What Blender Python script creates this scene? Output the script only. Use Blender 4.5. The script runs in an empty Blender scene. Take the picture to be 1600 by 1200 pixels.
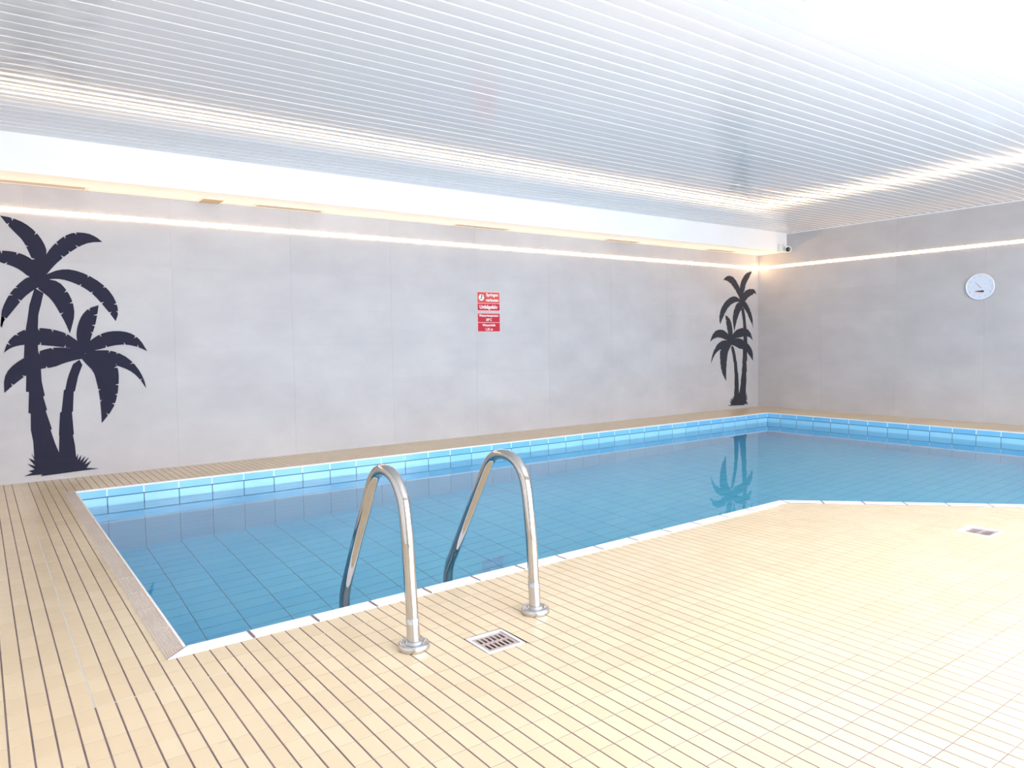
import bpy, math, random
from math import sin, cos, pi, radians
from mathutils import Vector, Matrix

# ------------------------------------------------------------------ camera
sc = bpy.context.scene
col = sc.collection
cam_d = bpy.data.cameras.new('camera')
cam_d.sensor_width = 36.0
cam_d.lens = 36.0 * 1141.95 / 1600.0
cam_d.clip_start = 0.05
cam = bpy.data.objects.new('camera', cam_d)
col.objects.link(cam)
CAM = Vector((-8.98246, -6.16474, 1.04516))
_r = Vector((0.80605697, -0.59166122, -0.01446234))
_u = Vector((0.04534271, 0.03737182, 0.9982722))
_f = Vector((0.59009847, 0.80532002, -0.05695134))
m = Matrix((( _r.x, _u.x, -_f.x, CAM.x), (_r.y, _u.y, -_f.y, CAM.y), (_r.z, _u.z, -_f.z, CAM.z), (0, 0, 0, 1)))
cam.matrix_world = m
sc.camera = cam

# ------------------------------------------------------------------ light and exposure
sc.view_settings.view_transform = 'Standard'
sc.view_settings.look = 'None'
sc.view_settings.gamma = 1.0
sc.view_settings.use_curve_mapping = False
sc.view_settings.exposure = 0.0
SKY = 15.6            # strength of the daylight outside the patio windows
LED = 32.0           # strength of the warm light strips
world = bpy.data.worlds.new('daylight')
sc.world = world
world.use_nodes = True
bg = world.node_tree.nodes['Background']
bg.inputs['Color'].default_value = (0.84, 0.90, 1.0, 1)
bg.inputs['Strength'].default_value = SKY
sc.cycles.max_bounces = 14
sc.cycles.diffuse_bounces = 7
sc.cycles.glossy_bounces = 6
sc.cycles.transmission_bounces = 8
sc.cycles.caustics_reflective = True
sc.cycles.caustics_refractive = True
sc.cycles.blur_glossy = 0.5
sc.cycles.sample_clamp_indirect = 12.0

# room: wall_left is the long wall (y = WY), wall_right the end wall (x = EX)
WY, EX, ZC, ZS, SD = 0.684, 0.753, 2.595, 2.315, 0.477
WX, SY = -10.1, -7.2
# openings of the front wall behind the camera (patio windows)
OPEN = [(-8.3, -7.1, 0.05, 2.1), (-6.9, -5.3, 0.05, 2.1), (-5.1, -3.5, 0.05, 2.1), (-3.3, -1.7, 0.05, 2.1)]
for i, (x0, x1, z0, z1) in enumerate(OPEN):
    ld = bpy.data.lights.new('window_portal', 'AREA')
    ld.shape = 'RECTANGLE'; ld.size = x1 - x0; ld.size_y = z1 - z0
    ld.cycles.is_portal = True
    lo = bpy.data.objects.new('window_portal', ld)
    lo.location = ((x0 + x1) / 2, SY - 0.12, (z0 + z1) / 2)
    lo.rotation_euler = (radians(90), 0, 0)      # emits towards +y, into the room
    col.objects.link(lo)

PALM={"fronds":[[[[-8.783,2.067],[-8.71,2.058],[-8.63,2.026],[-8.557,1.962],[-8.51,1.886],[-8.488,1.808],[-8.522,1.616]],[[-8.783,2.067],[-8.737,1.997],[-8.691,1.942],[-8.644,1.887],[-8.614,1.81],[-8.592,1.748],[-8.573,1.614]]],[[[-8.102,1.914],[-8.146,1.953],[-8.208,1.979],[-8.298,1.978],[-8.37,1.942],[-8.433,1.882],[-8.488,1.808],[-8.553,1.674]],[[-8.102,1.914],[-8.193,1.904],[-8.267,1.868],[-8.34,1.811],[-8.413,1.742],[-8.459,1.689],[-8.504,1.627],[-8.548,1.595]]],[[[-8.896,1.724],[-8.85,1.8],[-8.794,1.803],[-8.714,1.8],[-8.649,1.782],[-8.592,1.748],[-8.536,1.675]],[[-8.896,1.724],[-8.84,1.745],[-8.798,1.711],[-8.727,1.69],[-8.671,1.659],[-8.623,1.612],[-8.557,1.585]]],[[[-8.031,1.267],[-8.009,1.331],[-8.014,1.405],[-8.053,1.499],[-8.124,1.58],[-8.222,1.645],[-8.328,1.681],[-8.416,1.675],[-8.495,1.637],[-8.556,1.605]],[[-8.031,1.267],[-8.07,1.33],[-8.122,1.403],[-8.175,1.474],[-8.236,1.529],[-8.315,1.573],[-8.402,1.601],[-8.48,1.598],[-8.557,1.575]]],[[[-8.808,1.213],[-8.81,1.3],[-8.801,1.361],[-8.753,1.469],[-8.692,1.55],[-8.623,1.612],[-8.556,1.615]],[[-8.808,1.213],[-8.82,1.229],[-8.76,1.306],[-8.699,1.392],[-8.655,1.452],[-8.594,1.507],[-8.551,1.535]]],[[[-8.362,1.167],[-8.348,1.214],[-8.322,1.317],[-8.33,1.419],[-8.367,1.51],[-8.42,1.58],[-8.497,1.597],[-8.556,1.615]],[[-8.362,1.167],[-8.39,1.255],[-8.422,1.326],[-8.454,1.396],[-8.486,1.446],[-8.514,1.476],[-8.56,1.515]]],[[[-8.15,1.398],[-8.225,1.37],[-8.272,1.317],[-8.302,1.245],[-8.317,1.173],[-8.316,1.111],[-8.285,1.007]],[[-8.15,1.398],[-8.163,1.318],[-8.181,1.235],[-8.202,1.172],[-8.223,1.11],[-8.24,1.006]]],[[[-8.805,1.021],[-8.777,1.106],[-8.725,1.164],[-8.657,1.204],[-8.573,1.214],[-8.471,1.2],[-8.385,1.169],[-8.316,1.111],[-8.247,1.048]],[[-8.805,1.021],[-8.763,1.056],[-8.713,1.075],[-8.646,1.084],[-8.579,1.079],[-8.459,1.065],[-8.337,1.045],[-8.258,1.006]]],[[[-8.815,0.712],[-8.814,0.821],[-8.778,0.898],[-8.701,0.966],[-8.616,1.01],[-8.529,1.048],[-8.442,1.059],[-8.337,1.045],[-8.266,1.027]],[[-8.815,0.712],[-8.768,0.759],[-8.708,0.812],[-8.639,0.864],[-8.57,0.891],[-8.484,0.899],[-8.412,0.931],[-8.323,0.956],[-8.259,0.965]]],[[[-7.803,1.014],[-7.849,1.106],[-7.905,1.16],[-7.981,1.186],[-8.075,1.186],[-8.151,1.161],[-8.223,1.11],[-8.274,1.048]],[[-7.803,1.014],[-7.871,1.052],[-7.966,1.075],[-8.062,1.066],[-8.137,1.042],[-8.193,1.03],[-8.258,1.006]]],[[[-7.825,0.703],[-7.833,0.758],[-7.86,0.835],[-7.915,0.924],[-7.989,0.99],[-8.082,1.028],[-8.165,1.029],[-8.257,1.027]],[[-7.825,0.703],[-7.862,0.77],[-7.918,0.838],[-7.993,0.883],[-8.086,0.914],[-8.16,0.941],[-8.25,0.964]]],[[[-8.166,0.43],[-8.083,0.535],[-8.045,0.639],[-8.025,0.788],[-8.031,0.895],[-8.085,0.95],[-8.212,1.005],[-8.258,1.006]],[[-8.166,0.43],[-8.167,0.54],[-8.172,0.646],[-8.189,0.774],[-8.209,0.859],[-8.261,0.923],[-8.29,0.965]]]],"trunks":[[[-8.585,1.524],[-8.618,1.413],[-8.624,1.393],[-8.643,1.274],[-8.658,1.194],[-8.671,1.074],[-8.679,0.975],[-8.667,0.865],[-8.677,0.715],[-8.657,0.71],[-8.668,0.547],[-8.653,0.54],[-8.658,0.411],[-8.646,0.319],[-8.644,0.166],[-8.463,0.147],[-8.475,0.21],[-8.501,0.295],[-8.526,0.4],[-8.517,0.41],[-8.552,0.554],[-8.543,0.565],[-8.564,0.668],[-8.553,0.678],[-8.569,0.79],[-8.57,0.891],[-8.582,0.993],[-8.582,1.073],[-8.576,1.214],[-8.569,1.314],[-8.548,1.395],[-8.527,1.485]],[[-8.305,0.955],[-8.351,0.921],[-8.381,0.844],[-8.397,0.793],[-8.413,0.718],[-8.423,0.714],[-8.446,0.542],[-8.457,0.535],[-8.472,0.355],[-8.469,0.35],[-8.481,0.149],[-8.359,0.136],[-8.364,0.262],[-8.375,0.346],[-8.368,0.356],[-8.374,0.533],[-8.367,0.539],[-8.355,0.698],[-8.346,0.702],[-8.319,0.821],[-8.285,0.913]]],"grass":[[-8.716,0.053],[-8.66,0.075],[-8.686,0.09],[-8.645,0.099],[-8.69,0.147],[-8.64,0.125],[-8.681,0.191],[-8.64,0.166],[-8.663,0.229],[-8.639,0.186],[-8.565,0.199],[-8.479,0.19],[-8.362,0.157],[-8.346,0.193],[-8.352,0.139],[-8.323,0.18],[-8.334,0.129],[-8.296,0.167],[-8.318,0.114],[-8.271,0.156],[-8.304,0.098],[-8.254,0.126],[-8.291,0.071],[-8.202,0.055],[-8.306,0.052],[-8.45,0.046],[-8.607,0.04],[-8.597,0.053]]}

# ------------------------------------------------------------------ materials
def mat(name, color, rough=0.5, metal=0.0, spec=0.5, emit=None, estr=0.0):
    m = bpy.data.materials.new(name); m.use_nodes = True
    b = m.node_tree.nodes['Principled BSDF']
    b.inputs['Base Color'].default_value = (*color, 1)
    b.inputs['Roughness'].default_value = rough
    b.inputs['Metallic'].default_value = metal
    b.inputs['Specular IOR Level'].default_value = spec
    if emit:
        b.inputs['Emission Color'].default_value = (*emit, 1)
        b.inputs['Emission Strength'].default_value = estr
    return m

def N(m, t, **kw):
    n = m.node_tree.nodes.new(t)
    for k, v in kw.items():
        if k in n.inputs: n.inputs[k].default_value = v
        else: setattr(n, k, v)
    return n

def vary(m, c1, c2, scale=3.0, cell=None, phase=(0, 0, 0), amount=0.5, detail=4.0, stretch=(1, 1, 1), bump=0.0, bscale=60.0):
    """soft noise between two colours plus, per cell, a small tone step (tiles from different firings)"""
    nt = m.node_tree; L = nt.links; b = nt.nodes['Principled BSDF']
    g = N(m, 'ShaderNodeNewGeometry')
    mp = N(m, 'ShaderNodeMapping'); mp.inputs['Scale'].default_value = stretch
    L.new(g.outputs['Position'], mp.inputs['Vector'])
    n = N(m, 'ShaderNodeTexNoise', Scale=scale, Detail=detail, Roughness=0.55)
    L.new(mp.outputs[0], n.inputs['Vector'])
    fac = n.outputs['Fac']
    if cell:
        s = N(m, 'ShaderNodeVectorMath', operation='SUBTRACT'); s.inputs[1].default_value = phase
        L.new(g.outputs['Position'], s.inputs[0])
        d = N(m, 'ShaderNodeVectorMath', operation='DIVIDE'); d.inputs[1].default_value = cell
        L.new(s.outputs[0], d.inputs[0])
        f = N(m, 'ShaderNodeVectorMath', operation='FLOOR'); L.new(d.outputs[0], f.inputs[0])
        w = N(m, 'ShaderNodeTexWhiteNoise'); w.noise_dimensions = '3D'; L.new(f.outputs[0], w.inputs['Vector'])
        mx = N(m, 'ShaderNodeMix', data_type='FLOAT'); mx.inputs[0].default_value = amount
        L.new(fac, mx.inputs[2]); L.new(w.outputs['Value'], mx.inputs[3])
        fac = mx.outputs[0]
    r = N(m, 'ShaderNodeValToRGB')
    r.color_ramp.elements[0].position = 0.3; r.color_ramp.elements[0].color = (*c1, 1)
    r.color_ramp.elements[1].position = 0.7; r.color_ramp.elements[1].color = (*c2, 1)
    L.new(fac, r.inputs[0]); L.new(r.outputs[0], b.inputs['Base Color'])
    if bump:
        n2 = N(m, 'ShaderNodeTexNoise', Scale=bscale, Detail=3.0)
        L.new(g.outputs['Position'], n2.inputs['Vector'])
        bp = N(m, 'ShaderNodeBump', Strength=bump, Distance=0.01)
        L.new(n2.outputs['Fac'], bp.inputs['Height']); L.new(bp.outputs[0], b.inputs['Normal'])
    return m

TX, TY = 0.05295, 0.1062      # deck tile grid
M = {}
M['deck'] = vary(mat('deck tile', (0.8, 0.62, 0.38), 0.30), (0.63, 0.50, 0.33), (0.71, 0.585, 0.40), 1.7,
                 cell=(TX, TY, 50.0), phase=(-8.43, -3.55, -25.0), amount=0.22)
M['grout'] = vary(mat('brown grout', (0.3, 0.22, 0.2), 0.8), (0.16, 0.11, 0.12), (0.26, 0.19, 0.20), 6.0)
M['pale_joint'] = mat('pale silicone', (0.62, 0.60, 0.58), 0.6)
M['coping'] = vary(mat('white coping', (0.85, 0.85, 0.87), 0.35), (0.82, 0.82, 0.85), (0.88, 0.88, 0.90), 5.0)
M['rib'] = vary(mat('ribbed tile', (0.6, 0.5, 0.42), 0.5), (0.52, 0.42, 0.35), (0.62, 0.51, 0.43), 4.0)
M['rib_base'] = mat('ribbed tile channel', (0.84, 0.80, 0.76), 0.5)
M['wall'] = vary(mat('cement look tile', (0.56, 0.55, 0.54), 0.55, spec=0.35), (0.465, 0.445, 0.45), (0.545, 0.525, 0.525), 2.2,
                 cell=(1.045, 1.045, 0.347), phase=(-7.585, -0.355, 0.0), amount=0.12, detail=7.0, stretch=(1, 1, 1.6), bump=0.02)
M['wall_joint'] = mat('grey wall joint', (0.45, 0.43, 0.43), 0.8)
M['plaster'] = vary(mat('white plaster', (0.86, 0.86, 0.86), 0.6), (0.84, 0.84, 0.84), (0.88, 0.88, 0.88), 1.5)
M['board'] = vary(mat('ceiling lacquer', (0.72, 0.74, 0.78), 0.075, spec=0.5), (0.66, 0.67, 0.71), (0.69, 0.70, 0.735), 0.8)
M['strip'] = mat('white joint profile', (0.93, 0.94, 0.95), 0.3)
M['rim'] = vary(mat('deep blue glaze', (0.10, 0.42, 0.72), 0.12), (0.18, 0.50, 0.77), (0.23, 0.56, 0.82), 2.0,
                cell=(0.25, 0.2468, 5), phase=(-0.235, -0.2058, -2), amount=0.4)
M['pool'] = vary(mat('light blue glaze', (0.25, 0.58, 0.78), 0.15), (0.30, 0.62, 0.82), (0.36, 0.68, 0.86), 2.0,
                 cell=(0.25, 0.2468, 5), phase=(-0.235, -0.2058, -2), amount=0.3)
M['pool_floor'] = vary(mat('pool floor glaze', (0.10, 0.50, 0.74), 0.4), (0.12, 0.69, 0.98), (0.15, 0.73, 0.99), 2.0,
                       cell=(0.2475, 0.1225, 5), phase=(-7.987, -1.55, -3), amount=0.35)
M['joint_white'] = mat('white pool joint', (0.88, 0.92, 0.95), 0.6)
M['joint_dark'] = mat('dark pool joint', (0.035, 0.13, 0.23), 0.7)
M['steel'] = mat('polished steel', (0.56, 0.55, 0.54), 0.06, metal=1.0)
M['steel_brushed'] = mat('brushed steel', (0.60, 0.60, 0.61), 0.25, metal=1.0)
M['grate'] = mat('grate steel', (0.62, 0.54, 0.53), 0.35, metal=0.85)
M['frame'] = mat('drain frame', (0.78, 0.77, 0.82), 0.3, metal=0.3)
M['dark'] = mat('dark hollow', (0.10, 0.06, 0.055), 0.7)
M['palm_near'] = mat('navy vinyl', (0.028, 0.028, 0.050), 0.8, spec=0.12)
M['palm_far'] = mat('charcoal vinyl', (0.045, 0.046, 0.058), 0.8, spec=0.12)
M['led'] = mat('light strip diffuser', (0.9, 0.85, 0.7), 0.5, emit=(1.0, 0.62, 0.30), estr=LED)
M['channel'] = mat('aluminium channel', (0.75, 0.72, 0.68), 0.4, metal=0.3)
M['vent'] = mat('beige vent slot', (0.38, 0.30, 0.21), 0.7)
M['vent_frame'] = mat('cream vent frame', (0.80, 0.77, 0.70), 0.5)
M['white'] = mat('white plastic', (0.82, 0.82, 0.83), 0.35)
M['grey_box'] = mat('pale grey plastic', (0.70, 0.72, 0.71), 0.5)
M['black'] = mat('black glass', (0.02, 0.02, 0.022), 0.12)
M['red'] = mat('red sign', (0.50, 0.012, 0.032), 0.35)
M['red_light'] = mat('light red sign', (0.60, 0.075, 0.06), 0.35)
M['pink_edge'] = mat('pink white edge', (0.85, 0.50, 0.50), 0.4)
M['print_white'] = mat('white print', (0.88, 0.84, 0.84), 0.5)
M['print_dark'] = mat('green grey print', (0.12, 0.17, 0.14), 0.5)
M['dial'] = mat('pale blue dial', (0.66, 0.72, 0.83), 0.3)
M['clock_case'] = mat('clock case', (0.74, 0.78, 0.85), 0.25)
M['hand'] = mat('grey hand', (0.16, 0.18, 0.25), 0.4)
M['numeral'] = mat('faint numerals', (0.40, 0.46, 0.58), 0.5)
M['reflection'] = mat('dark brown reflection', (0.07, 0.05, 0.04), 0.3)  # colour of the dark reflection painted on the clock
M['amber'] = mat('amber reflection', (0.85, 0.55, 0.35), 0.4)  # colour of the warm reflection painted on the clock
M['window_frame'] = mat('white window frame', (0.8, 0.8, 0.8), 0.4)

# water: one rippled refracting surface
wm = bpy.data.materials.new('pool water'); wm.use_nodes = True
nt = wm.node_tree; b = nt.nodes['Principled BSDF']
b.inputs['Base Color'].default_value = (0.97, 1.0, 1.0, 1)
b.inputs['Roughness'].default_value = 0.0
b.inputs['IOR'].default_value = 1.333
b.inputs['Transmission Weight'].default_value = 1.0
g = N(wm, 'ShaderNodeNewGeometry')
n1 = N(wm, 'ShaderNodeTexNoise', Scale=9.0, Detail=2.0)
nt.links.new(g.outputs['Position'], n1.inputs['Vector'])
bu = N(wm, 'ShaderNodeBump', Strength=0.045, Distance=0.006)
nt.links.new(n1.outputs['Fac'], bu.inputs['Height']); nt.links.new(bu.outputs[0], b.inputs['Normal'])
M['water'] = wm

# ------------------------------------------------------------------ helpers
class MB:
    """collects faces, links them as ONE mesh object"""
    def __init__(s): s.v = []; s.f = []; s.mi = []; s.sm = []
    def face(s, pts, mi=0, sm=False):
        k = len(s.v); s.v += [tuple(p) for p in pts]; s.f.append(tuple(range(k, k + len(pts)))); s.mi.append(mi); s.sm.append(sm)
    def box(s, a, b, mi=0, bottom=True):
        (x0, y0, z0), (x1, y1, z1) = a, b
        k = len(s.v)
        s.v += [(x0, y0, z0), (x1, y0, z0), (x1, y1, z0), (x0, y1, z0), (x0, y0, z1), (x1, y0, z1), (x1, y1, z1), (x0, y1, z1)]
        F = [(4, 5, 6, 7), (0, 1, 5, 4), (1, 2, 6, 5), (2, 3, 7, 6), (3, 0, 4, 7)]
        if bottom: F.append((3, 2, 1, 0))
        for f in F: s.f.append(tuple(k + i for i in f)); s.mi.append(mi); s.sm.append(False)
    def prism(s, poly, z0, z1, mi=0, cap=True, bottom=False, ch=0.0):
        """upright prism over a counter-clockwise polygon, top edge chamfered by ch"""
        n = len(poly); k = len(s.v)
        if ch:
            c = Vector((sum(p[0] for p in poly) / n, sum(p[1] for p in poly) / n))
            top = []
            for p in poly:
                d = c - Vector(p[:2]); l = d.length or 1
                top.append(tuple(Vector(p[:2]) + d * min(ch * 1.5 / l, .4)))
            s.v += [(p[0], p[1], z0) for p in poly] + [(p[0], p[1], z1 - ch) for p in poly] + [(p[0], p[1], z1) for p in top]
            for i in range(n):
                j = (i + 1) % n
                s.f += [(k + i, k + j, k + n + j, k + n + i), (k + n + i, k + n + j, k + 2 * n + j, k + 2 * n + i)]; s.mi += [mi, mi]; s.sm += [False, False]
            s.f.append(tuple(k + 2 * n + i for i in range(n))); s.mi.append(mi); s.sm.append(False)
        else:
            s.v += [(p[0], p[1], z0) for p in poly] + [(p[0], p[1], z1) for p in poly]
            for i in range(n):
                j = (i + 1) % n
                s.f.append((k + i, k + j, k + n + j, k + n + i)); s.mi.append(mi); s.sm.append(False)
            s.f.append(tuple(k + n + i for i in range(n))); s.mi.append(mi); s.sm.append(False)
        if bottom:
            s.f.append(tuple(k + i for i in reversed(range(n)))); s.mi.append(mi); s.sm.append(False)
    def lathe(s, prof, c=(0, 0, 0), seg=32, mi=0, axis=None):
        """profile of (r, z) turned round the z axis (or another axis) through c"""
        R = axis.to_track_quat('Z', 'Y').to_matrix() if axis else Matrix.Identity(3)
        k = len(s.v); c = Vector(c)
        for r, z in prof:
            for i in range(seg):
                a = 2 * pi * i / seg
                s.v.append(tuple(c + R @ Vector((r * cos(a), r * sin(a), z))))
        for j in range(len(prof) - 1):
            for i in range(seg):
                i2 = (i + 1) % seg
                s.f.append((k + j * seg + i, k + j * seg + i2, k + (j + 1) * seg + i2, k + (j + 1) * seg + i)); s.mi.append(mi); s.sm.append(True)
        for j, rev in ((0, True), (len(prof) - 1, False)):
            if prof[j][0] > 1e-6:
                idx = [k + j * seg + i for i in range(seg)]
                s.f.append(tuple(reversed(idx)) if rev else tuple(idx)); s.mi.append(mi); s.sm.append(False)
    def tube(s, path, r, seg=24, mi=0, cap=True):
        P = [Vector(p) for p in path]; k = len(s.v); up = Vector((1, 0, 0))
        for i, p in enumerate(P):
            t = (P[min(i + 1, len(P) - 1)] - P[max(i - 1, 0)]).normalized()
            if i == 0 and abs(t.dot(up)) > .9: up = Vector((0, 0, 1))
            a = (up - t * up.dot(t)).normalized(); bb = t.cross(a); up = a
            for q in range(seg):
                an = 2 * pi * q / seg
                s.v.append(tuple(p + (a * cos(an) + bb * sin(an)) * r))
        for i in range(len(P) - 1):
            for q in range(seg):
                q2 = (q + 1) % seg
                s.f.append((k + i * seg + q, k + i * seg + q2, k + (i + 1) * seg + q2, k + (i + 1) * seg + q)); s.mi.append(mi); s.sm.append(True)
        if cap:
            s.f.append(tuple(k + q for q in reversed(range(seg)))); s.mi.append(mi); s.sm.append(False)
            s.f.append(tuple(k + (len(P) - 1) * seg + q for q in range(seg))); s.mi.append(mi); s.sm.append(False)
    def mesh(s, name, mats):
        me = bpy.data.meshes.new(name); me.from_pydata(s.v, [], s.f)
        for x in (mats if isinstance(mats, (list, tuple)) else [mats]): me.materials.append(M[x])
        me.polygons.foreach_set('material_index', s.mi); me.polygons.foreach_set('use_smooth', s.sm)
        me.update(); return me
    def build(s, name, mats, parent=None, kind=None, label=None):
        o = bpy.data.objects.new(name, s.mesh(name, mats)); col.objects.link(o)
        if parent is not None: o.parent = parent
        if kind: o['kind'] = kind
        if label: o['label'] = label
        return o

def link(name, me, parent, loc=(0, 0, 0), rot=(0, 0, 0), label=None, kind=None):
    o = bpy.data.objects.new(name, me); col.objects.link(o); o.parent = parent
    o.location = loc; o.rotation_euler = rot
    if label: o['label'] = label
    if kind: o['kind'] = kind
    return o

def thing(name, label, cat, loc=(0, 0, 0), rot=(0, 0, 0), group=None, kind=None):
    o = bpy.data.objects.new(name, None); o.empty_display_size = 0.1; col.objects.link(o)
    o.location = loc; o.rotation_euler = rot; o['label'] = label; o['category'] = cat
    if group: o['group'] = group
    if kind: o['kind'] = kind
    return o

def clip(poly, a, b, c):
    """part of a convex polygon where a*x + b*y <= c"""
    out = []; n = len(poly)
    for i in range(n):
        p, q = poly[i], poly[(i + 1) % n]
        dp, dq = a * p[0] + b * p[1] - c, a * q[0] + b * q[1] - c
        if dp <= 0: out.append(p)
        if (dp < 0 < dq) or (dq < 0 < dp):
            t = dp / (dp - dq); out.append((p[0] + (q[0] - p[0]) * t, p[1] + (q[1] - p[1]) * t))
    return out if len(out) >= 3 else []

def area(p): return abs(sum(p[i][0] * p[(i + 1) % len(p)][1] - p[(i + 1) % len(p)][0] * p[i][1] for i in range(len(p)))) / 2

def minus_rect(poly, x0, y0, x1, y1):
    """convex polygon minus an axis-aligned rectangle -> convex pieces"""
    out = []
    rest = poly
    for (a, b, c) in ((1, 0, x0), (-1, 0, -x1), (0, 1, y0), (0, -1, -y1)):
        if not rest: break
        piece = clip(rest, a, b, c)
        if piece and area(piece) > 1e-6: out.append(piece)
        rest = clip(rest, -a, -b, -c)
    return out

# ------------------------------------------------------------------ pool outline
XW, XP = -8.4365, 0.0            # west and east inner edges
def yfront(x): return -3.469 + (x - XW) * 0.0139      # front inner edge, a touch out of square
WC = 0.076                        # width of coping and ribbed border
DG = -8.25                        # inner diagonal edge: x + y = DG
DO = DG - WC * math.sqrt(2)
YS = -5.75                        # pool's south edge beyond the diagonal (out of frame)
ZW, ZB = -0.130, -1.48

# deck zones as lists of half planes a*x + b*y <= c
s_ = 0.0139
FRONT = (-s_, 1.0, (-3.469 - WC) - XW * s_)           # y <= front outer edge
NB = 0.012
ZONES = [
    [(1, 0, XW - WC)],
    [(-1, 0, -(XW - WC)), (0, -1, -NB)],
    [(-1, 0, -NB), (0, 1, NB), (0, -1, -YS)],
    [(-1, 0, -(XW - WC)), FRONT, (1, 1, DO)],
    [(0, 1, YS - WC), (-1, -1, -DO)],
]
DRAINS = [(-7.555, -4.096, 0.082), (-4.692, -4.525, 0.088)]

def deck_pieces(poly):
    out = []
    for z in ZONES:
        p = poly
        for h in z:
            p = clip(p, *h)
            if not p: break
        if not p or area(p) < 2e-5: continue
        ps = [p]
        for (dx, dy, h) in DRAINS:
            ps = [q for pp in ps for q in minus_rect(pp, dx - h, dy - h, dx + h, dy + h)]
        out += [q for q in ps if area(q) > 2e-5]
    return out

def project(p):
    d = Vector(p) - CAM; z = d.dot(_f)
    if z < 0.1: return None
    return 800 + 1141.95 * d.dot(_r) / z, 600 - 1141.95 * d.dot(_u) / z, z

# ------------------------------------------------------------------ floor
fl = MB()
for p in deck_pieces([(WX, SY), (EX, SY), (EX, WY), (WX, WY)]): fl.prism(p, -0.06, -0.0014)
floor = fl.build('floor', 'grout', kind='structure')
floor['label'] = 'beige tiled deck around the pool with dark grout lines'
tiles = []
GX, GY = 0.0024, 0.0013          # the long joints are wider than the cross joints
ix0 = int((WX + 8.43) / TX) - 1; iy0 = int((SY + 3.55) / TY) - 1
for i in range(ix0, int((EX + 8.43) / TX) + 1):
    for j in range(iy0, int((WY + 3.55) / TY) + 1):
        x0, x1 = -8.43 + i * TX + GX, -8.43 + (i + 1) * TX - GX
        y0, y1 = -3.55 + j * TY + GY, -3.55 + (j + 1) * TY - GY
        x0, x1, y0, y1 = max(x0, WX), min(x1, EX), max(y0, SY), min(y1, WY)
        if x1 - x0 < .004 or y1 - y0 < .004: continue
        rect = [(x0, y0), (x1, y0), (x1, y1), (x0, y1)]
        ps = deck_pieces(rect)
        for p in ps: tiles.append((p, len(p) == 4 and abs(area(p) - area(rect)) < 1e-7 and x1 - x0 > TX - .005 and y1 - y0 > TY - .005))
def seen(p):
    q = project((sum(a[0] for a in p) / len(p), sum(a[1] for a in p) / len(p), 0))
    if q is None or not (-10 < q[0] < 1610 and -10 < q[1] < 1210): return -1
    # projected size: tile depth foreshortens with 1 / distance squared
    return area(p) / q[2] ** 3
ranked = sorted(range(len(tiles)), key=lambda k: -seen(tiles[k][0]))
single = set(ranked[:300])
unit = MB(); unit.prism([(0, 0), (TX - 2 * GX, 0), (TX - 2 * GX, TY - 2 * GY), (0, TY - 2 * GY)], -0.004, 0.0, ch=0.0006)
unit_me = unit.mesh('tile', 'deck')
field = MB()
for k, (p, full) in enumerate(tiles):
    if k in single:
        if full: link('tile', unit_me, floor, (p[0][0], p[0][1], 0)) if p[0][0] == min(a[0] for a in p) and p[0][1] == min(a[1] for a in p) else link('tile', unit_me, floor, (min(a[0] for a in p), min(a[1] for a in p), 0))
        else:
            t = MB(); t.prism(p, -0.004, 0.0, ch=0.0006); t.build('tile', 'deck', floor)
    else: field.prism(p, -0.004, 0.0)
field.build('tile_field', 'deck', floor, kind='stuff')
# pale silicone joint, an L round the pool corner
pj = MB(); xj, yj = -8.43 - 6 * TX, -3.55 - 2 * TY
pj.box((xj - .0022, yj, -.004), (xj + .0022, WY, -.0004)); pj.box((xj, yj - .0022, -.004), (-8.28, yj + .0022, -.0004))
for a, b_ in ((-8.02, -7.97), (-7.47, -7.36), (-7.90, -7.84)): pj.box((a, yj + TY - .0022, -.004), (b_, yj + TY + .0022, -.0004))
pj.build('silicone_joint', 'pale_joint', floor, label='pale silicone joint')

# ------------------------------------------------------------------ walls
def wall_tiles(parent, along, u_min, u_max, u_phase, z_max, plane):
    """large cement-look tiles, stack bond, 3 mm proud of the joint"""
    P, H = 1.045, 0.347
    k = math.floor((u_min - u_phase) / P); cache = {}
    while u_phase + k * P < u_max:
        a, b_ = max(u_phase + k * P, u_min) + .0005, min(u_phase + (k + 1) * P, u_max) - .0005
        k += 1
        if b_ - a < .01: continue
        z = 0.0
        while z < z_max - .01:
            z1 = min(z + H, z_max)
            rows = [(z, z1)]
            if z < 2.119 < z1: rows = [(z, 2.100), (2.138, z1)]      # the channel of the light strip
            for (za, zb) in rows:
                key = (round(b_ - a, 4), round(zb - za, 4))
                if key not in cache:
                    w = MB(); L_, h = b_ - a, zb - za - .0008
                    if along == 'x':
                        w.box((0, -.003, 0), (L_, .0005, h))
                    else:
                        w.box((-.003, 0, 0), (.0005, L_, h))
                    cache[key] = w.mesh('tile', 'wall')
                loc = (a, plane + .003, za + .0004) if along == 'x' else (plane + .003, a, za + .0004)
                link('tile', cache[key], parent, loc)
            z += H
w = MB(); w.box((WX, WY + .0018, -.1), (EX, WY + .2, 2.100)); w.box((WX, WY + .016, 2.100), (EX, WY + .2, 2.138)); w.box((WX, WY + .0018, 2.138), (EX, WY + .2, ZC + .1))
wall_left = w.build('wall_left', 'wall_joint', kind='structure'); wall_left['label'] = 'long wall of large light grey cement-look tiles'
wall_tiles(wall_left, 'x', WX, EX, -7.585, ZS, WY)
w = MB(); w.box((EX + .0018, SY - .2, -.1), (EX + .2, WY + .2, 2.100)); w.box((EX + .016, SY - .2, 2.100), (EX + .2, WY + .2, 2.138)); w.box((EX + .0018, SY - .2, 2.138), (EX + .2, WY + .2, ZC + .1))
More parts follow.
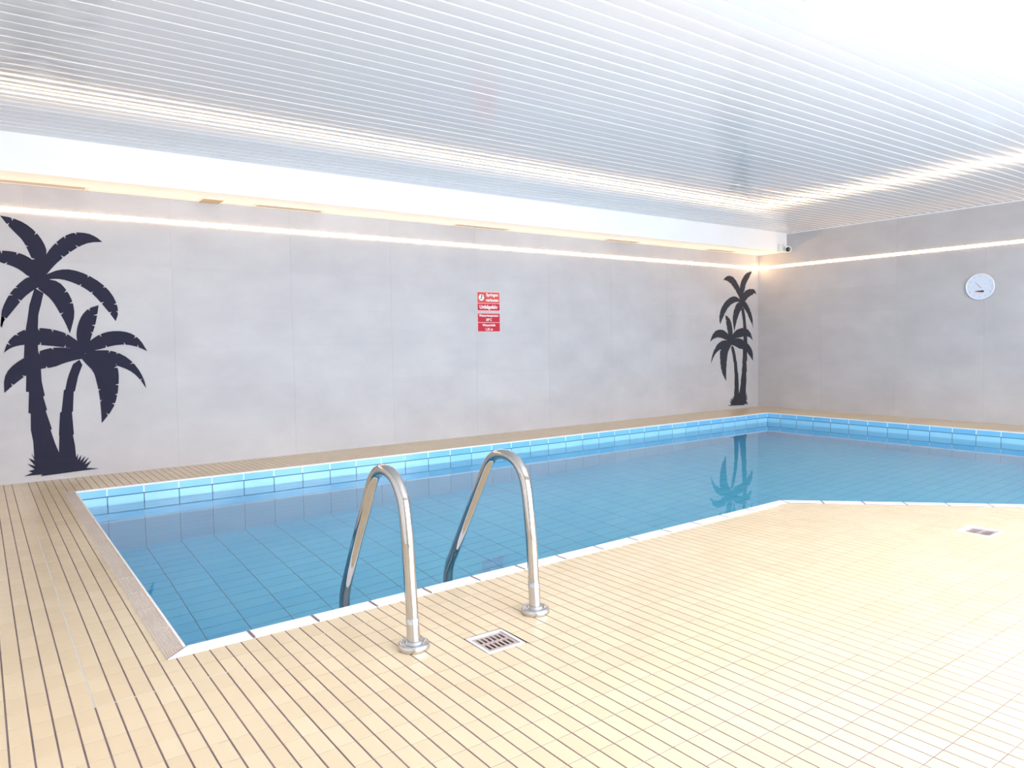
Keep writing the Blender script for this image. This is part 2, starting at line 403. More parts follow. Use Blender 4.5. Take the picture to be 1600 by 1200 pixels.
wall_right = w.build('wall_right', 'wall_joint', kind='structure'); wall_right['label'] = 'end wall of large light grey cement-look tiles behind the clock'
wall_tiles(wall_right, 'y', SY, WY, -0.355, ZC, EX)
w = MB(); w.box((WX - .2, SY - .2, -.1), (WX, WY + .2, ZC + .1))
w.build('wall_rear', 'plaster', kind='structure')
# front wall behind the camera with four patio window openings
w = MB()
xs = [WX] + [v for o in OPEN for v in (o[0], o[1])] + [EX]
for a, b_ in zip(xs[0::2], xs[1::2]): w.box((a, SY - .2, -.1), (b_, SY, ZC + .1))
for (x0, x1, z0, z1) in OPEN:
    w.box((x0, SY - .2, -.1), (x1, SY, z0)); w.box((x0, SY - .2, z1), (x1, SY, ZC + .1))
w.build('wall_front', 'plaster', kind='structure')
for i, (x0, x1, z0, z1) in enumerate(OPEN):
    w = MB(); t = .05
    w.box((x0, SY - .1, z0), (x0 + t, SY - .03, z1)); w.box((x1 - t, SY - .1, z0), (x1, SY - .03, z1))
    w.box((x0 + t, SY - .1, z0), (x1 - t, SY - .03, z0 + t)); w.box((x0 + t, SY - .1, z1 - t), (x1 - t, SY - .03, z1))
    w.build('window_%d' % (i + 1), 'window_frame', kind='structure')

# ------------------------------------------------------------------ ceiling of glossy boards running along the pool
w = MB(); w.box((WX, SY - .2, ZC + .006), (EX, WY, ZC + .1))
ceiling = w.build('ceiling', 'strip', kind='structure'); ceiling['label'] = 'glossy white board ceiling with bright joints'
PB, PH = 0.1028, -2.112
rnd = random.Random(4)
def board(x0, x1, wid):
    bm_ = MB(); n = 6; h = wid / 2; pts = []
    for i in range(n + 1):
        u = -1 + 2 * i / n
        pts.append((u * h, -0.0006 * (1 - u * u)))
    prof = [(-h, .006)] + pts + [(h, .006)]
    for i in range(len(prof) - 1):
        (a, za), (b2, zb) = prof[i], prof[i + 1]
        bm_.face([(x0, a, za), (x0, b2, zb), (x1, b2, zb), (x1, a, za)], sm=(0 < i < len(prof) - 2))
    return bm_.mesh('ceiling_board', 'board')
bmesh_ = board(WX, EX, PB - .0105)
js = MB(); k = -60
while True:
    y = PH + k * PB; k += 1
    if y + PB > WY - SD: break
    if y < SY: continue
    link('ceiling_board', bmesh_, ceiling, (0, y + PB / 2, ZC), (radians(rnd.uniform(-.7, .7)), 0, 0))
    s = MB(); s.box((WX, -.0052, -.0006), (EX, .0052, .006)); 
    if k == -59 or 'strip_me' not in globals(): strip_me = s.mesh('joint_profile', 'strip')
    link('joint_profile', strip_me, ceiling, (0, y, ZC))
ylast = y
w = MB(); w.box((WX, ylast - .005, ZC - .001), (EX, WY - SD - .001, ZC + .006)); w.build('ceiling_board', 'board', ceiling)
w = MB(); w.box((WX, WY - SD, ZS), (EX, WY, ZC + .006))
bulk = w.build('ceiling_bulkhead', 'plaster', kind='structure'); bulk['label'] = 'white boxed bulkhead along the top of the long wall'
w = MB(); w.box((EX - .012, SY, ZC - .010), (EX - .001, WY - SD - .002, ZC - .003)); w.box((EX - .004, SY, ZC - .018), (EX - .001, WY - SD - .002, ZC - .010))
w.build('trim_1', 'white', kind='structure')

# ------------------------------------------------------------------ light strips
def strip(name, label, a, b_, normal, along):
    t = thing(name, label, 'light strip', group='warm light strips in the walls')
    ch = MB(); di = MB(); a = Vector(a); b_ = Vector(b_); n = Vector(normal); r = .019
    seg = 10
    ring = [(n * (.002 + .0065 * sin(pi * i / seg)) + Vector((0, 0, 1)) * (-.016 * cos(pi * i / seg))) for i in range(seg + 1)]
    for i in range(seg):
        q = [a + ring[i], b_ + ring[i], b_ + ring[i + 1], a + ring[i + 1]]
        if along == 'y': q = q[::-1]
        di.face(q, sm=True)
    di.build('diffuser', 'led', t)
    for s in (-1, 1):
        z = a.z + s * .0168
        p, q = a - n * .010, b_ + n * .002
        ch.box((min(p.x, q.x), min(p.y, q.y), z - .0028), (max(p.x, q.x), max(p.y, q.y), z + .0028))
    ch.build('channel', 'channel', t)
    return t
strip('light_strip', 'glowing warm light strip running the length of the long palm wall', (WX + .01, WY + .001, 2.119), (EX - .02, WY + .001, 2.119), (0, -1, 0), 'x')
strip('light_strip', 'glowing warm light strip above the clock on the end wall', (EX + .001, SY + .01, 2.119), (EX + .001, WY - .02, 2.119), (-1, 0, 0), 'y')

# ------------------------------------------------------------------ pool
pool = thing('swimming_pool', 'blue tiled swimming pool with white and ribbed border tiles', 'pool')
OUT = [(XW, 0), (XW, yfront(XW)), None, None, (DG - YS, YS), (XP, YS), (XP, 0)]
xc = (DG + 3.469 + XW * s_) / (1 + s_); OUT[2] = (xc, yfront(xc)); OUT.pop(3)
lin = MB()
for i in range(len(OUT)):
    p, q = OUT[i], OUT[(i + 1) % len(OUT)]
    # shell surface set 4 mm behind the tile faces
    d = Vector((q[0] - p[0], q[1] - p[1])).normalized(); nrm = Vector((d.y, -d.x)) * .0018
    p = (p[0] + nrm.x - d.x * .01, p[1] + nrm.y - d.y * .01); q = (q[0] + nrm.x + d.x * .01, q[1] + nrm.y + d.y * .01)
    lin.face([(p[0], p[1], ZB - .004), (q[0], q[1], ZB - .004), (q[0], q[1], -.0625), (p[0], p[1], -.0625)], 0)
    lin.face([(p[0], p[1], -.0625), (q[0], q[1], -.0625), (q[0], q[1], -.001), (p[0], p[1], -.001)], 1)
_c = Vector((sum(p[0] for p in OUT) / len(OUT), sum(p[1] for p in OUT) / len(OUT)))
lin.face([(_c.x + (p[0] - _c.x) * 1.02, _c.y + (p[1] - _c.y) * 1.02, ZB - .004) for p in OUT], 0)
lin.build('lining', ['joint_dark', 'joint_white'], pool)

def wall_row(p, q, u_start, pitch, z1, z0, name, matn, gap, stuff=False, first=None):
    """tiles on a vertical pool wall running from p to q (2D); faces the pool"""
    p = Vector(p); q = Vector(q); d = (q - p); L_ = d.length; d.normalize(); n = Vector((-d.y, d.x))  # towards the water
    u = u_start; cache = {}; allm = MB()
    while u < L_:
        a, b2 = max(u, 0) + gap / 2, min(u + pitch, L_) - gap / 2
        u += pitch
        if b2 - a < .01: continue
        def build(mb, o):
            P0, P1 = o, o + d * (b2 - a)
            f0, f1 = P0, P1; e = n * .0016
            mb.face([(f0.x, f0.y, z0), (f1.x, f1.y, z0), (f1.x, f1.y, z1), (f0.x, f0.y, z1)])
            mb.face([(f0.x, f0.y, z1), (f1.x, f1.y, z1), (f1.x - e.x, f1.y - e.y, z1), (f0.x - e.x, f0.y - e.y, z1)])
            mb.face([(f0.x - e.x, f0.y - e.y, z0), (f1.x - e.x, f1.y - e.y, z0), (f1.x, f1.y, z0), (f0.x, f0.y, z0)])
            mb.face([(f0.x - e.x, f0.y - e.y, z0), (f0.x, f0.y, z0), (f0.x, f0.y, z1), (f0.x - e.x, f0.y - e.y, z1)])
            mb.face([(f1.x, f1.y, z0), (f1.x - e.x, f1.y - e.y, z0), (f1.x - e.x, f1.y - e.y, z1), (f1.x, f1.y, z1)])
        o = p + d * a
        if stuff: build(allm, o)
        else:
            key = round(b2 - a, 4)
            if key not in cache:
                mb = MB(); build(mb, Vector((0, 0))); cache[key] = mb.mesh(name, matn)
            link(name, cache[key], pool, (o.x, o.y, 0))
    if stuff: allm.build(name, matn, pool, kind='stuff')
# walls go counter-clockwise seen from above so that the normal faces the water
# u runs from each wall's start point; joints fall where the photograph has them
WALLS = [((XP, 0), (XW, 0), 0.235 - 0.25, 0.25, True),                 # long far wall
         ((XP, YS), (XP, 0), (5.75 - 0.0275) % 0.2468 - 0.2468 + 0.0, 0.2468, True),
         ((XW, 0), (XW, yfront(XW)), -0.1, 0.25, False),
         ((XW, yfront(XW)), OUT[2], 0.0, 0.25, False),
         (OUT[2], OUT[3], 0.0, 0.25, False),
         (OUT[3], OUT[4], 0.0, 0.25, False)]
# east wall: joints at y = -(0.834 + k) * 0.2468 measured from the corner
WALLS[1] = ((XP, YS), (XP, 0), ((5.75 - 0.834 * 0.2468) % 0.2468) - 0.2468, 0.2468, True)
for (p, q, u0, pitch, vis) in WALLS:
    wall_row(p, q, u0, pitch, -.0100, -.0632, 'rim_tile', 'rim', .0085 if vis else .006, stuff=not vis)
    wall_row(p, q, u0, pitch, -.0705, -.1880, 'wall_tile', 'pool', .0065, stuff=not vis)
    z = -.191
    while z > ZB + .03:
        wall_row(p, q, u0, pitch, z, max(z - .1195, ZB), 'wall_tile_field', 'pool', .0035, stuff=True)
        z -= .1225
# pool floor tiles
ft = []
for i in range(-3, 34):
    for j in range(-36, 14):
        x0, y0 = -7.987 + i * .2475 + .0022, -1.55 + j * .1225 + .0022
        r_ = [(x0, y0), (x0 + .2431, y0), (x0 + .2431, y0 + .1181), (x0, y0 + .1181)]
        for h in ((-1, 0, -XW), (1, 0, XP), (0, 1, 0), (0, -1, -YS)):
            r_ = clip(r_, *h) if r_ else r_
        full_zone = []
        if r_ and min(a[1] for a in r_) < -3.41:
            a_ = clip(r_, 0, -1, 3.45); b_ = clip(clip(r_, 0, 1, -3.45) or [(9, 9)] * 3, -1, -1, -DG)
            full_zone = [p for p in (a_, b_ if r_ and max(q[0] for q in r_) > -4.9 else None) if p]
        else: full_zone = [r_] if r_ else []
        ft += [p for p in full_zone if area(p) > 1e-4]
# the pool floor lies in front of the diagonal only east of the corner
def keep(p):
    c = (sum(a[0] for a in p) / len(p), sum(a[1] for a in p) / len(p))
    return c[1] > -3.46 or c[0] + c[1] > DG
ft = [p for p in ft if keep(p)]
def seen2(p):
    q = project((sum(a[0] for a in p) / len(p), sum(a[1] for a in p) / len(p), -.9))
    if q is None or not (-10 < q[0] < 1610 and 600 < q[1] < 1060): return -1
    return area(p) / q[2] ** 3
rank = sorted(range(len(ft)), key=lambda k: -seen2(ft[k])); sg = set(rank[:300])
ff = MB(); um = MB(); um.prism([(0, 0), (.2431, 0), (.2431, .1181), (0, .1181)], -.004, 0, ch=.001); um = um.mesh('floor_tile', 'pool_floor')
for k, p in enumerate(ft):
    if k in sg:
        if abs(area(p) - .2431 * .1181) < 1e-6: link('floor_tile', um, pool, (min(a[0] for a in p), min(a[1] for a in p), ZB))
        else:
            t = MB(); t.prism(p, ZB - .004, ZB); t.build('floor_tile', 'pool_floor', pool)
    else: ff.prism(p, ZB - .004, ZB)
ff.build('floor_tile_field', 'pool_floor', pool, kind='stuff')

# front coping stones, white, joints measured from the corner
JX = [-8.222, -7.980, -7.736, -7.487, -7.239, -6.990, -6.740, -6.487, -6.236, -5.976, -5.721, -5.464, -5.209]
def coping(poly, name='coping_stone', m_='coping', label=None):
    c = MB(); c.prism(poly, -.058, .0035, bottom=True, ch=.002)
    return c.build(name, m_, pool, label=label)
g_ = .0040
corner_o = (XW - WC, yfront(XW) - WC); corner_i = (XW, yfront(XW))
tri = MB(); tri.prism([(corner_o[0] + .004, corner_o[1]), (JX[0] - g_, yfront(JX[0]) - WC), (JX[0] - g_, yfront(JX[0])), (corner_i[0] + .004, corner_i[1])], -.058, .0035, bottom=True, ch=.002)
tri.build('coping_stone', 'coping', pool, label='mitred white corner stone')
xd = (DO + 3.469 + WC + XW * s_) / (1 + s_)            # outer corner at the bend
for a, b_ in zip(JX, JX[1:]):
    a += g_; b2 = b_ - g_
    coping([(a, yfront(a) - WC), (b2, yfront(b2) - WC), (b2, yfront(b2)), (a, yfront(a))])
a = JX[-1] + g_
coping([(a, yfront(a) - WC), (xd - .004, yfront(xd) - WC), (xc - .004, yfront(xc)), (a, yfront(a))], label='white stone cut at the bend of the pool edge')
# along the diagonal
dv = Vector((1, -1)).normalized(); nv = Vector((-1, -1)).normalized()
st = Vector((xc, yfront(xc))); end_u = (Vector((DG - YS, YS)) - st).length
u = 0.0
while u < end_u - .03:
    a, b2 = u + g_, min(u + .2455, end_u) - g_
    A, B = st + dv * a, st + dv * b2
    Ao, Bo = A + nv * WC, B + nv * WC
    if u == 0.0: Ao = Vector((xd + .004, yfront(xd) - WC)); 
    coping([tuple(Ao), tuple(Bo), tuple(B), tuple(A)])
    u += .2455
a = DG - YS
while a < XP - .03:
    b2 = min(a + .25, XP); coping([(a + g_, YS - WC), (b2 - g_, YS - WC), (b2 - g_, YS), (a + g_, YS)]); a += .25
w = MB(); w.prism([(DG - YS - .11, YS - .0), (DG - YS - .04, YS - WC), (DG - YS, YS - WC), (DG - YS, YS)], -.058, .0035, bottom=True); w.build('coping_stone', 'coping', pool)

# mortar bed under the front coping
w = MB()
w.prism([(XW - WC, corner_o[1]), (xd, yfront(xd) - WC), (xc, yfront(xc)), (XW, yfront(XW))], -.06, .0026)
Bq = Vector((DG - YS, YS))
w.prism([(xd, yfront(xd) - WC), tuple(Bq + nv * WC), tuple(Bq), (xc, yfront(xc))], -.06, .0026)
w.build('mortar_bed', 'grout', pool)

# ribbed border tiles on the left edge, with a white nose at the water
def ribbed(y0, y1, mitre=False):
    r = MB(); x0, x1 = XW - WC, XW; L_ = y1 - y0
    nr = 8; nose = .009; wd = (WC - nose) / nr
    base = [(0, 0), (WC, 0), (WC, L_), (0, L_)]
    def cut(p):      # the mitred end: nothing below the line from the outer to the inner corner
        return clip(p, 1, -1, 0) if mitre else p
    r.prism(cut(base), -.05, .0004, 1)
    for i in range(nr):
        a, b2 = i * wd + .0014, (i + 1) * wd - .0014
        p = cut([(a, .0), (b2, .0), (b2, L_), (a, L_)])
        if p: r.prism(p, .0004, .0032, 0)
    p = cut([(WC - nose, 0), (WC, 0), (WC, L_), (WC - nose, L_)])
    if p: r.prism(p, .0004, .0045, 1)
    return r.mesh('ribbed_tile', ['rib', 'rib_base'])
JY = [-3.235 + .2485 * k for k in range(14)]
# mitred end tile
yb = corner_o[1]
link('ribbed_tile', ribbed(yb, JY[0] - .002, True), pool, (XW - WC, yb, 0), label='mitred ribbed beige corner tile')
rt = ribbed(JY[0] + .0028, JY[1] - .0028)
for a, b_ in zip(JY, JY[1:]):
    if b_ > NB: b_ = NB
    if b_ - a > .24: link('ribbed_tile', rt, pool, (XW - WC, a + .0028, 0))
    elif b_ - a > .02: link('ribbed_tile', ribbed(a + .002, b_ - .001), pool, (XW - WC, a + .002, 0))
w = MB(); w.box((XW - WC, yb + WC, -.06), (XW, NB, .0012)); w.build('mortar_bed', 'joint_white', pool)

# far and right edges: thin white nose tiles
def nose(x0, y0, x1, y1): 
    c = MB(); c.box((x0, y0, -.0095), (x1, y1, .003)); return c
k = 0; x = -0.235
xs = [0.0] + [-0.235 - .25 * k for k in range(33)] + [XW]
for a, b_ in zip(xs, xs[1:]): nose(b_ + .0005, -.003, a - .0005, NB).build('edge_tile', 'rib_base', pool)
ys = [NB, -0.834 * .2468] + [-(k + 1.834) * .2468 for k in range(22)] + [YS]
for a, b_ in zip(ys, ys[1:]):
    if a - b_ > .005: nose(-.003, b_ + .0005, NB, a - .0005).build('edge_tile', 'rib_base', pool)

w = MB(); w.face([(p[0], p[1], ZW) for p in OUT])
water = w.build('pool_water', 'water', kind='stuff'); water['label'] = 'still clear blue water in the pool'; water['category'] = 'water'

# ------------------------------------------------------------------ pool ladder
def smooth(P, n=6):
    P = [Vector(p) for p in P]; out = []
    for i in range(len(P) - 1):
        a, b2, c, d = P[max(i - 1, 0)], P[i], P[i + 1], P[min(i + 2, len(P) - 1)]
        for k in range(n):
            t = k / n
            out.append(.5 * ((2 * b2) + (c - a) * t + (2 * a - 5 * b2 + 4 * c - d) * t * t + (3 * b2 - a - 3 * c + d) * t ** 3))
    out.append(P[-1]); return out
ladder = thing('pool_ladder', 'polished steel pool ladder with two arched handrails at the front edge', 'ladder')
RL = [(-3.976, .0), (-3.968, .13), (-3.957, .25), (-3.947, .38), (-3.928, .49), (-3.908, .53), (-3.875, .567), (-3.83, .588), (-3.775, .592), (-3.725, .578), (-3.688, .545),
      (-3.655, .495), (-3.614, .421), (-3.537, .294), (-3.462, .162), (-3.425, .095), (-3.400, .040), (-3.388, -.02), (-3.386, -.12), (-3.386, -.5), (-3.386, -1.0)]
RR = [(-3.974, .0), (-3.967, .10), (-3.958, .241), (-3.945, .36), (-3.930, .465), (-3.908, .53), (-3.872, .570), (-3.825, .590), (-3.765, .593), (-3.710, .578), (-3.668, .545),
      (-3.630, .490), (-3.585, .42), (-3.520, .32), (-3.451, .213), (-3.385, .108), (-3.345, .045), (-3.325, -.02), (-3.322, -.12), (-3.322, -.5), (-3.322, -1.0)]
for X, R_ in ((-7.813, RL), (-7.281, RR)):
    t = MB(); t.tube(smooth([(X, y, z) for y, z in R_]), .0215)
    h = t.build('handrail', 'steel', ladder)
    sp = smooth([(X, y, z) for y, z in R_])
    s = MB(); s.tube([q for q in sp if q.z < .125 and q.y < -3.9], .0223)
    s.build('sleeve', 'steel_brushed', h)
    f = MB(); f.lathe([(.052, .0), (.0545, .003), (.0545, .016), (.052, .021), (.046, .0235), (.042, .0235), (.040, .020), (.032, .020), (.030, .027), (.0245, .030), (.0215, .031)], (X, R_[0][0], .0), 36)
    f.build('flange', 'steel_brushed', h)
for k, z in enumerate((-.36, -.61, -.86)):
    t = MB(); t.box((-7.795, -3.405, z - .012), (-7.300, -3.335, z + .012))
    for i in range(5): t.box((-7.78, -3.400 + i * .013, z + .012), (-7.315, -3.395 + i * .013, z + .015))
    t.build('tread', 'steel_brushed', ladder)

# ------------------------------------------------------------------ floor drains
def drain(x, y, h, label, rot, depth, pad):
    d = thing('floor_drain', label, 'drain', (x, y, 0), (0, 0, 0), 'steel floor drains')
    hh = h - pad
    fr = MB(); t = .012 if depth < .005 else .015
    o, i = hh, hh - t; z = .0015
    for a, b_ in (((-o, -o), (o, -i)), ((-o, i), (o, o)), ((-o, -i), (-i, i)), ((i, -i), (o, i))):
        fr.box((a[0], a[1], -.02), (b_[0], b_[1], z))
    f = fr.build('frame', 'frame', d); f.rotation_euler = (0, 0, rot); off = (-.0035, -.003) if depth < .005 else (0, 0); f.location = (*off, 0)
    gr = MB(); zz = -depth; n = 6; S = i - .0015
    # grate: bars round two rows of six slots
    sx = S * 2 / (n * 2 + 1.6); rows = ((-S * .74, -S * .12), (S * .12, S * .74))
    x0 = -S + sx * 1.2
    slots = [(x0 + k * 2 * sx, x0 + k * 2 * sx + sx) for k in range(n)]
    def bar(a, b2, c, e): gr.box((a, b2, zz - .004), (c, e, zz))
    bar(-S, -S, S, rows[0][0]); bar(-S, rows[0][1], S, rows[1][0]); bar(-S, rows[1][1], S, S)
    for r0, r1 in rows:
        xs = [-S] + [v for s in slots for v in s] + [S]
        for a, b_ in zip(xs[0::2], xs[1::2]): bar(a, r0, b_, r1)
    q = gr.build('grate', 'grate', d); q.rotation_euler = (0, 0, rot); q.location = (*off, 0)
    s = MB(); s.lathe([(.004, 0), (.004, .001)], (0, 0, zz), 12); s.build('screw', 'steel_brushed', q)
    c = MB(); H = h - .0005
    c.face([(-H, -H, -.06), (H, -H, -.06), (H, H, -.06), (-H, H, -.06)])
    for a, b_ in (((-H, -H), (H, -H)), ((H, -H), (H, H)), ((H, H), (-H, H)), ((-H, H), (-H, -H))):
        c.face([(b_[0], b_[1], -.06), (a[0], a[1], -.06), (a[0], a[1], -.004), (b_[0], b_[1], -.004)])
    c.build('sump', 'dark', d)
drain(*DRAINS[0], 'square steel floor drain between the ladder flanges with dark gaps round it', radians(-1.2), .001, .0055)
drain(*DRAINS[1], 'square floor drain with broad white frame near the diagonal pool edge', radians(0.5), .006, .002)

# ------------------------------------------------------------------ palm decals on the long wall
def nicked(edge, inward, step=.085, rng=None, depth=.025):
    """edge polyline tip -> base with small tears cut towards the midrib"""
    P = [Vector(p) for p in edge]; out = [P[0]]; dist = 0; nxt = step * .9
    total = sum((q - p).length for p, q in zip(P, P[1:]))
    for a, b_ in zip(P, P[1:]):
        L_ = (b_ - a).length
        if L_ < 1e-6: continue
        t = (b_ - a) / L_; n = Vector((-t.y, t.x)) * inward
        while nxt < dist + L_:
            s = nxt - dist; p = a + t * s
            if .009 < s < L_ - .009 and nxt < total * .74:
                out += [p - t * .004, p + n * depth * rng.uniform(.6, 1.1) + t * .008 * rng.uniform(-.5, 1.8), p + t * .009]
            nxt += step * rng.uniform(.7, 1.25)
        out.append(b_); dist += L_
    return out
def chaikin(P):
    P = [Vector(p) for p in P]; out = [P[0]]
    for a, b_ in zip(P, P[1:]): out += [a * .75 + b_ * .25, a * .25 + b_ * .75]
    out.append(P[-1]); return out
def decal_piece(poly, lift, name, matn, parent, mirror):
    P = [((MIR - x) if mirror else x, z) for x, z in [(p[0], p[1]) for p in poly]]
    A = sum(P[i][0] * P[(i + 1) % len(P)][1] - P[(i + 1) % len(P)][0] * P[i][1] for i in range(len(P)))
    if A < 0: P = P[::-1]
    m_ = MB(); y = WY - lift; k = len(P)
    m_.face([(x, y, z) for x, z in P])
    for i in range(k):
        a, b_ = P[i], P[(i + 1) % k]
        m_.face([(a[0], y, a[1]), (a[0], WY + .0003, a[1]), (b_[0], WY + .0003, b_[1]), (b_[0], y, b_[1])])
    return m_.build(name, matn, parent)
MIR = -8.2
def palm(label, matn, mirror):
    d = thing('palm_decal', label, 'wall decal')
    rng = random.Random(11); lift = .0012
    for t in PALM['trunks']:
        decal_piece(t, lift, 'trunk', matn, d, mirror); lift += .0003
    for (u, l) in PALM['fronds']:
        c = sum((Vector(p) for p in u + l), Vector((0, 0))) / (len(u) + len(l))
        def side(e):
            mid = len(e) // 2; a, b_ = Vector(e[mid - 1]), Vector(e[mid]); t = b_ - a
            o = Vector((l if e is u else u)[len((l if e is u else u)) // 2]) - a
            return 1 if Vector((-t.y, t.x)).dot(o) > 0 else -1
        U = nicked(chaikin(u), side(u), rng=rng); L2 = nicked(chaikin(l), side(l), rng=rng)
        decal_piece(U + L2[::-1][:-1], lift, 'frond', matn, d, mirror); lift += .0003
    decal_piece(PALM['grass'], lift, 'grass_tuft', matn, d, mirror)
palm('large dark blue palm tree silhouette on the wall left of the pool corner', 'palm_near', False)
palm('dark grey palm tree silhouette in the far corner beside the end wall', 'palm_far', True)

# ------------------------------------------------------------------ signs
def text(body, size, loc, parent, matn, name='lettering', plane='y', bold=0.0, thick=.0006, sx=1.0, align='CENTER'):
    cu = bpy.data.curves.new('lettering', 'FONT'); cu.body = body; cu.size = size; cu.align_x = align; cu.align_y = 'CENTER'
    cu.offset = bold; cu.extrude = thick / 2; cu.resolution_u = 3
    o = bpy.data.objects.new('tmp', cu); col.objects.link(o)
    dg = bpy.context.evaluated_depsgraph_get(); me = bpy.data.meshes.new_from_object(o.evaluated_get(dg))
    bpy.data.objects.remove(o)
    me.name = name; me.materials.clear(); me.materials.append(M[matn])
    R_ = Matrix.Rotation(pi / 2, 4, 'X')
    if plane == 'x': R_ = Matrix.Rotation(-pi / 2, 4, 'Z') @ R_
    me.transform(Matrix.Translation(loc) @ R_ @ Matrix.Diagonal((sx, 1, 1, 1)))
    t = bpy.data.objects.new(name, me); col.objects.link(t); t.parent = parent
    return t
SX0, SX1 = -4.434, -4.122; SXC = (SX0 + SX1) / 2
def sign(label, z0, z1, zm, c_top, c_bot):
    s = thing('warning_sign', label, 'sign', group='red notices on the long wall')
    m_ = MB(); m_.box((SX0, WY - .004, z0), (SX1, WY + .0005, z1)); m_.build('sign_plate', 'pink_edge', s)
    e = .006
    m_ = MB(); m_.box((SX0 + e, WY - .0048, zm + .003), (SX1 - e, WY - .0035, z1 - e)); m_.build('panel', c_top, s)
    m_ = MB(); m_.box((SX0 + e, WY - .0048, z0 + e), (SX1 - e, WY - .0035, zm - .003)); m_.build('panel', c_bot, s)
    return s
yt = WY - .0052
s1 = sign('upper red sign reading Springen verboten, Unfallgefahr', 1.402, 1.618, 1.487, 'red_light', 'red')
text('Springen', .050, (SX0 + .205, yt, 1.583), s1, 'print_white', bold=.0012, sx=.95)
text('verboten', .050, (SX0 + .205, yt, 1.524), s1, 'print_white', bold=.0012, sx=.95)
text('Unfallgefahr', .056, (SXC, yt, 1.446), s1, 'print_white', bold=.0014, sx=.93)
m_ = MB(); m_.lathe([(.036, 0), (.036, .0006)], (SX0 + .058, yt + .0005, 1.553), 28, axis=Vector((0, -1, 0))); m_.build('pictogram_disc', 'print_white', s1)
m_ = MB()
for (cx_, cz_, a_, L_, W_) in ((.058, 1.558, 1.35, .022, .008), (.050, 1.543, .7, .016, .006), (.066, 1.568, -.5, .015, .005), (.064, 1.538, 2.2, .014, .005)):
    d = Vector((cos(a_), 0, sin(a_))) * L_; n = Vector((-sin(a_), 0, cos(a_))) * W_; c = Vector((SX0 + cx_, yt - .0005, cz_))
    m_.face([c - d - n * .4, c + d - n, c + d + n, c - d + n * .4])
    m_.face([q + Vector((0, .0004, 0)) for q in (c - d - n * .4, c - d + n * .4, c + d + n, c + d - n)])
m_.lathe([(.007, 0), (.007, .0005)], (SX0 + .062, yt - .0001, 1.580), 12, axis=Vector((0, -1, 0)))
m_.build('pictogram_figure', 'print_dark', s1)
s2 = sign('lower red sign giving Wassertemperatur and Wassertiefe', 1.166, 1.379, 1.273, 'red', 'red')
text('Wassertemperatur', .036, (SXC, yt, 1.350), s2, 'print_white', bold=.0009, sx=.96)
text('28°C', .038, (SXC, yt, 1.303), s2, 'print_white', bold=.0009)
text('Wassertiefe', .036, (SXC, yt, 1.242), s2, 'print_white', bold=.0009)
text('1,35 m', .038, (SXC, yt, 1.195), s2, 'print_white', bold=.0009)

# ------------------------------------------------------------------ wall clock on the end wall
CY, CZ, CR = -2.398, 1.628, .157
clock = thing('wall_clock', 'round pale blue wall clock on the end wall below the light strip', 'clock')
m_ = MB(); m_.lathe([(CR, 0), (CR, .030), (CR - .004, .036), (CR - .012, .036), (CR - .014, .030)], (EX - .0002, CY, CZ), 48, axis=Vector((-1, 0, 0))); m_.build('case', 'clock_case', clock)
m_ = MB(); m_.lathe([(CR - .013, .0), (CR - .013, .0005)], (EX - .0305, CY, CZ), 48, axis=Vector((-1, 0, 0))); dial = m_.build('dial', 'dial', clock)
xf = EX - .0318
for h in range(12):
    a = radians(90 - 30 * h) if h else radians(90)
    # seen from the room, right on the dial is towards -y
    text(str(h or 12), .030, (xf, CY - cos(a) * (CR - .034), CZ + sin(a) * (CR - .034)), dial, 'numeral', name='numeral', plane='x', bold=.0)
def hand(name, ang, L_, W_, x, matn, tail=.02):
    d = Vector((0, -sin(ang), cos(ang))); n = Vector((0, -cos(ang), -sin(ang))) * W_
    c = Vector((x, CY, CZ)); m_ = MB()
    q = [c - d * tail - n, c - d * tail + n, c + d * L_ + n * .5, c + d * L_ - n * .5]
    m_.face(q); m_.face([p + Vector((.0008, 0, 0)) for p in reversed(q)])
    for i in range(4): m_.face([q[i], q[i] + Vector((.0008, 0, 0)), q[(i + 1) % 4] + Vector((.0008, 0, 0)), q[(i + 1) % 4]])
    return m_.build(name, matn, clock)
hand('hour_hand', radians(-43), .072, .0032, xf - .002, 'hand')
hand('minute_hand', radians(-91), .125, .0026, xf - .0035, 'hand')
hand('glare_bar', radians(90), .128, .0024, xf - .005, 'print_white', tail=.138)['label'] = 'white line of glare painted across the dial'  # glare on the clock glass, modelled as a thin white bar
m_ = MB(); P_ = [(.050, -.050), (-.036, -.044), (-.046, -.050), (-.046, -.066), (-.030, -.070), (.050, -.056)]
m_.face([(xf, CY + u_, CZ + v_) for u_, v_ in P_]); refl = m_.build('dark_reflection', 'reflection', clock, label='dark wedge shaped reflection painted on the dial')  # dark reflection in the clock glass, drawn as a flat shape
m_ = MB(); m_.face([(xf, CY + u_, CZ + v_) for u_, v_ in ((.060, -.060), (-.022, -.072), (-.022, -.082), (.062, -.066))]); m_.build('amber_reflection', 'amber', clock, label='amber reflection painted under the dark wedge')  # orange reflection in the glass, drawn as a flat amber face

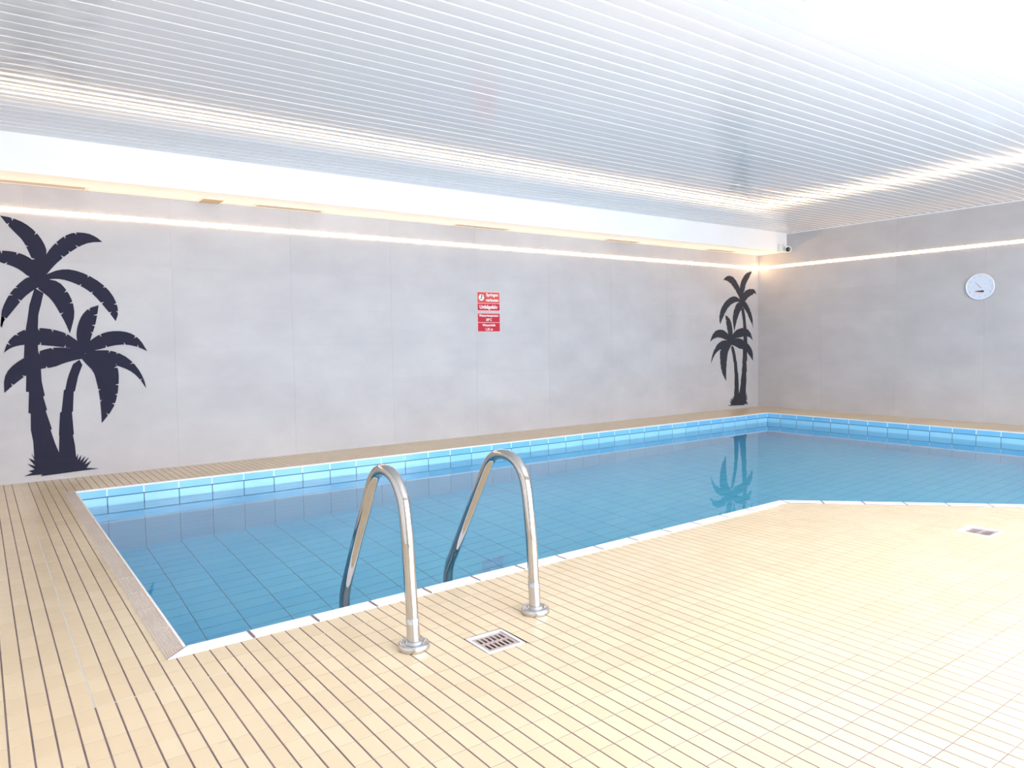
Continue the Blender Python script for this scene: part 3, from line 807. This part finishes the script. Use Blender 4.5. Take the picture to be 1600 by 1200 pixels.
# ------------------------------------------------------------------ vents in the underside of the bulkhead
VG = 'air vents under the bulkhead'
def vent(x0, x1, label, kind='slot'):
    v = thing('air_vent', label, 'vent', ((x0 + x1) / 2, .575, ZS), group=VG)
    h = (x1 - x0) / 2; m_ = MB()
    if kind == 'slot':
        o, i = .070, .058
        for a, b_ in (((-h, -o), (h, -i)), ((-h, i), (h, o)), ((-h, -i), (-h + .012, i)), ((h - .012, -i), (h, i))):
            m_.box((a[0], a[1], -.006), (b_[0], b_[1], .0))
        m_.build('frame', 'vent_frame', v)
        m_ = MB(); m_.box((-h + .012, -.058, -.0012), (h - .012, .058, 0)); m_.build('backing', 'vent_frame', v)
        m_ = MB(); m_.box((-h + .03, -.035, -.002), (h - .03, .055, -.0011)); m_.build('slot', 'vent', v)
        for k in range(3):
            m_ = MB(); y = -.012 + k * .022; m_.box((-h + .03, y, -.0026), (h - .03, y + .0015, -.0019)); m_.build('louvre', 'vent_frame', v)
    else:
        m_.box((-h, -.10, -.006), (h, .10, 0)); m_.build('frame', 'vent_frame', v)
        m_ = MB(); m_.box((-h + .012, -.088, -.0075), (h - .012, .088, -.0059)); m_.build('cover', 'vent', v)
LB = 'slotted cream air vent under the bulkhead, '
vent(-8.86, -8.19, LB + 'above the large palm')
o_ = vent(-7.36, -7.17, 'small square hatch under the bulkhead between two slotted vents', 'hatch')
vent(-6.90, -6.24, LB + 'first right of the square hatch')
vent(-4.78, -4.05, LB + 'nearly above the red signs')
vent(-2.56, -1.96, LB + 'midway between red signs and far corner')
vent(-0.62, 0.02, LB + 'nearest the security camera')

# ------------------------------------------------------------------ security camera
cm = thing('security_camera', 'small white security camera with black lens at the end of the bulkhead', 'camera', (.62, WY - SD, 2.36))
m_ = MB(); m_.box((.525 - .62, -.030, -.055), (.655 - .62, .0, .06)); m_.build('mounting_box', 'grey_box', cm)
ax = (CAM - Vector((.66, .13, 2.345))).normalized()
bp_ = Vector((.665, .125, 2.343)) - Vector((.62, WY - SD, 2.36))
m_ = MB(); m_.tube([Vector((.02, -.03, .0)), Vector((.03, -.045, -.005)), bp_ - ax * .01], .012, 12); m_.build('arm', 'white', cm)
m_ = MB(); m_.lathe([(.030, -.05), (.044, -.035), (.047, 0), (.047, .030), (.043, .036), (.036, .036), (.034, .030)], bp_, 32, axis=ax); body = m_.build('camera_body', 'white', cm)
m_ = MB(); m_.lathe([(.0345, .0), (.033, .004), (.022, .009), (.010, .011), (.0, .0115)], bp_ + ax * .029, 32, axis=ax); m_.build('lens', 'black', body)
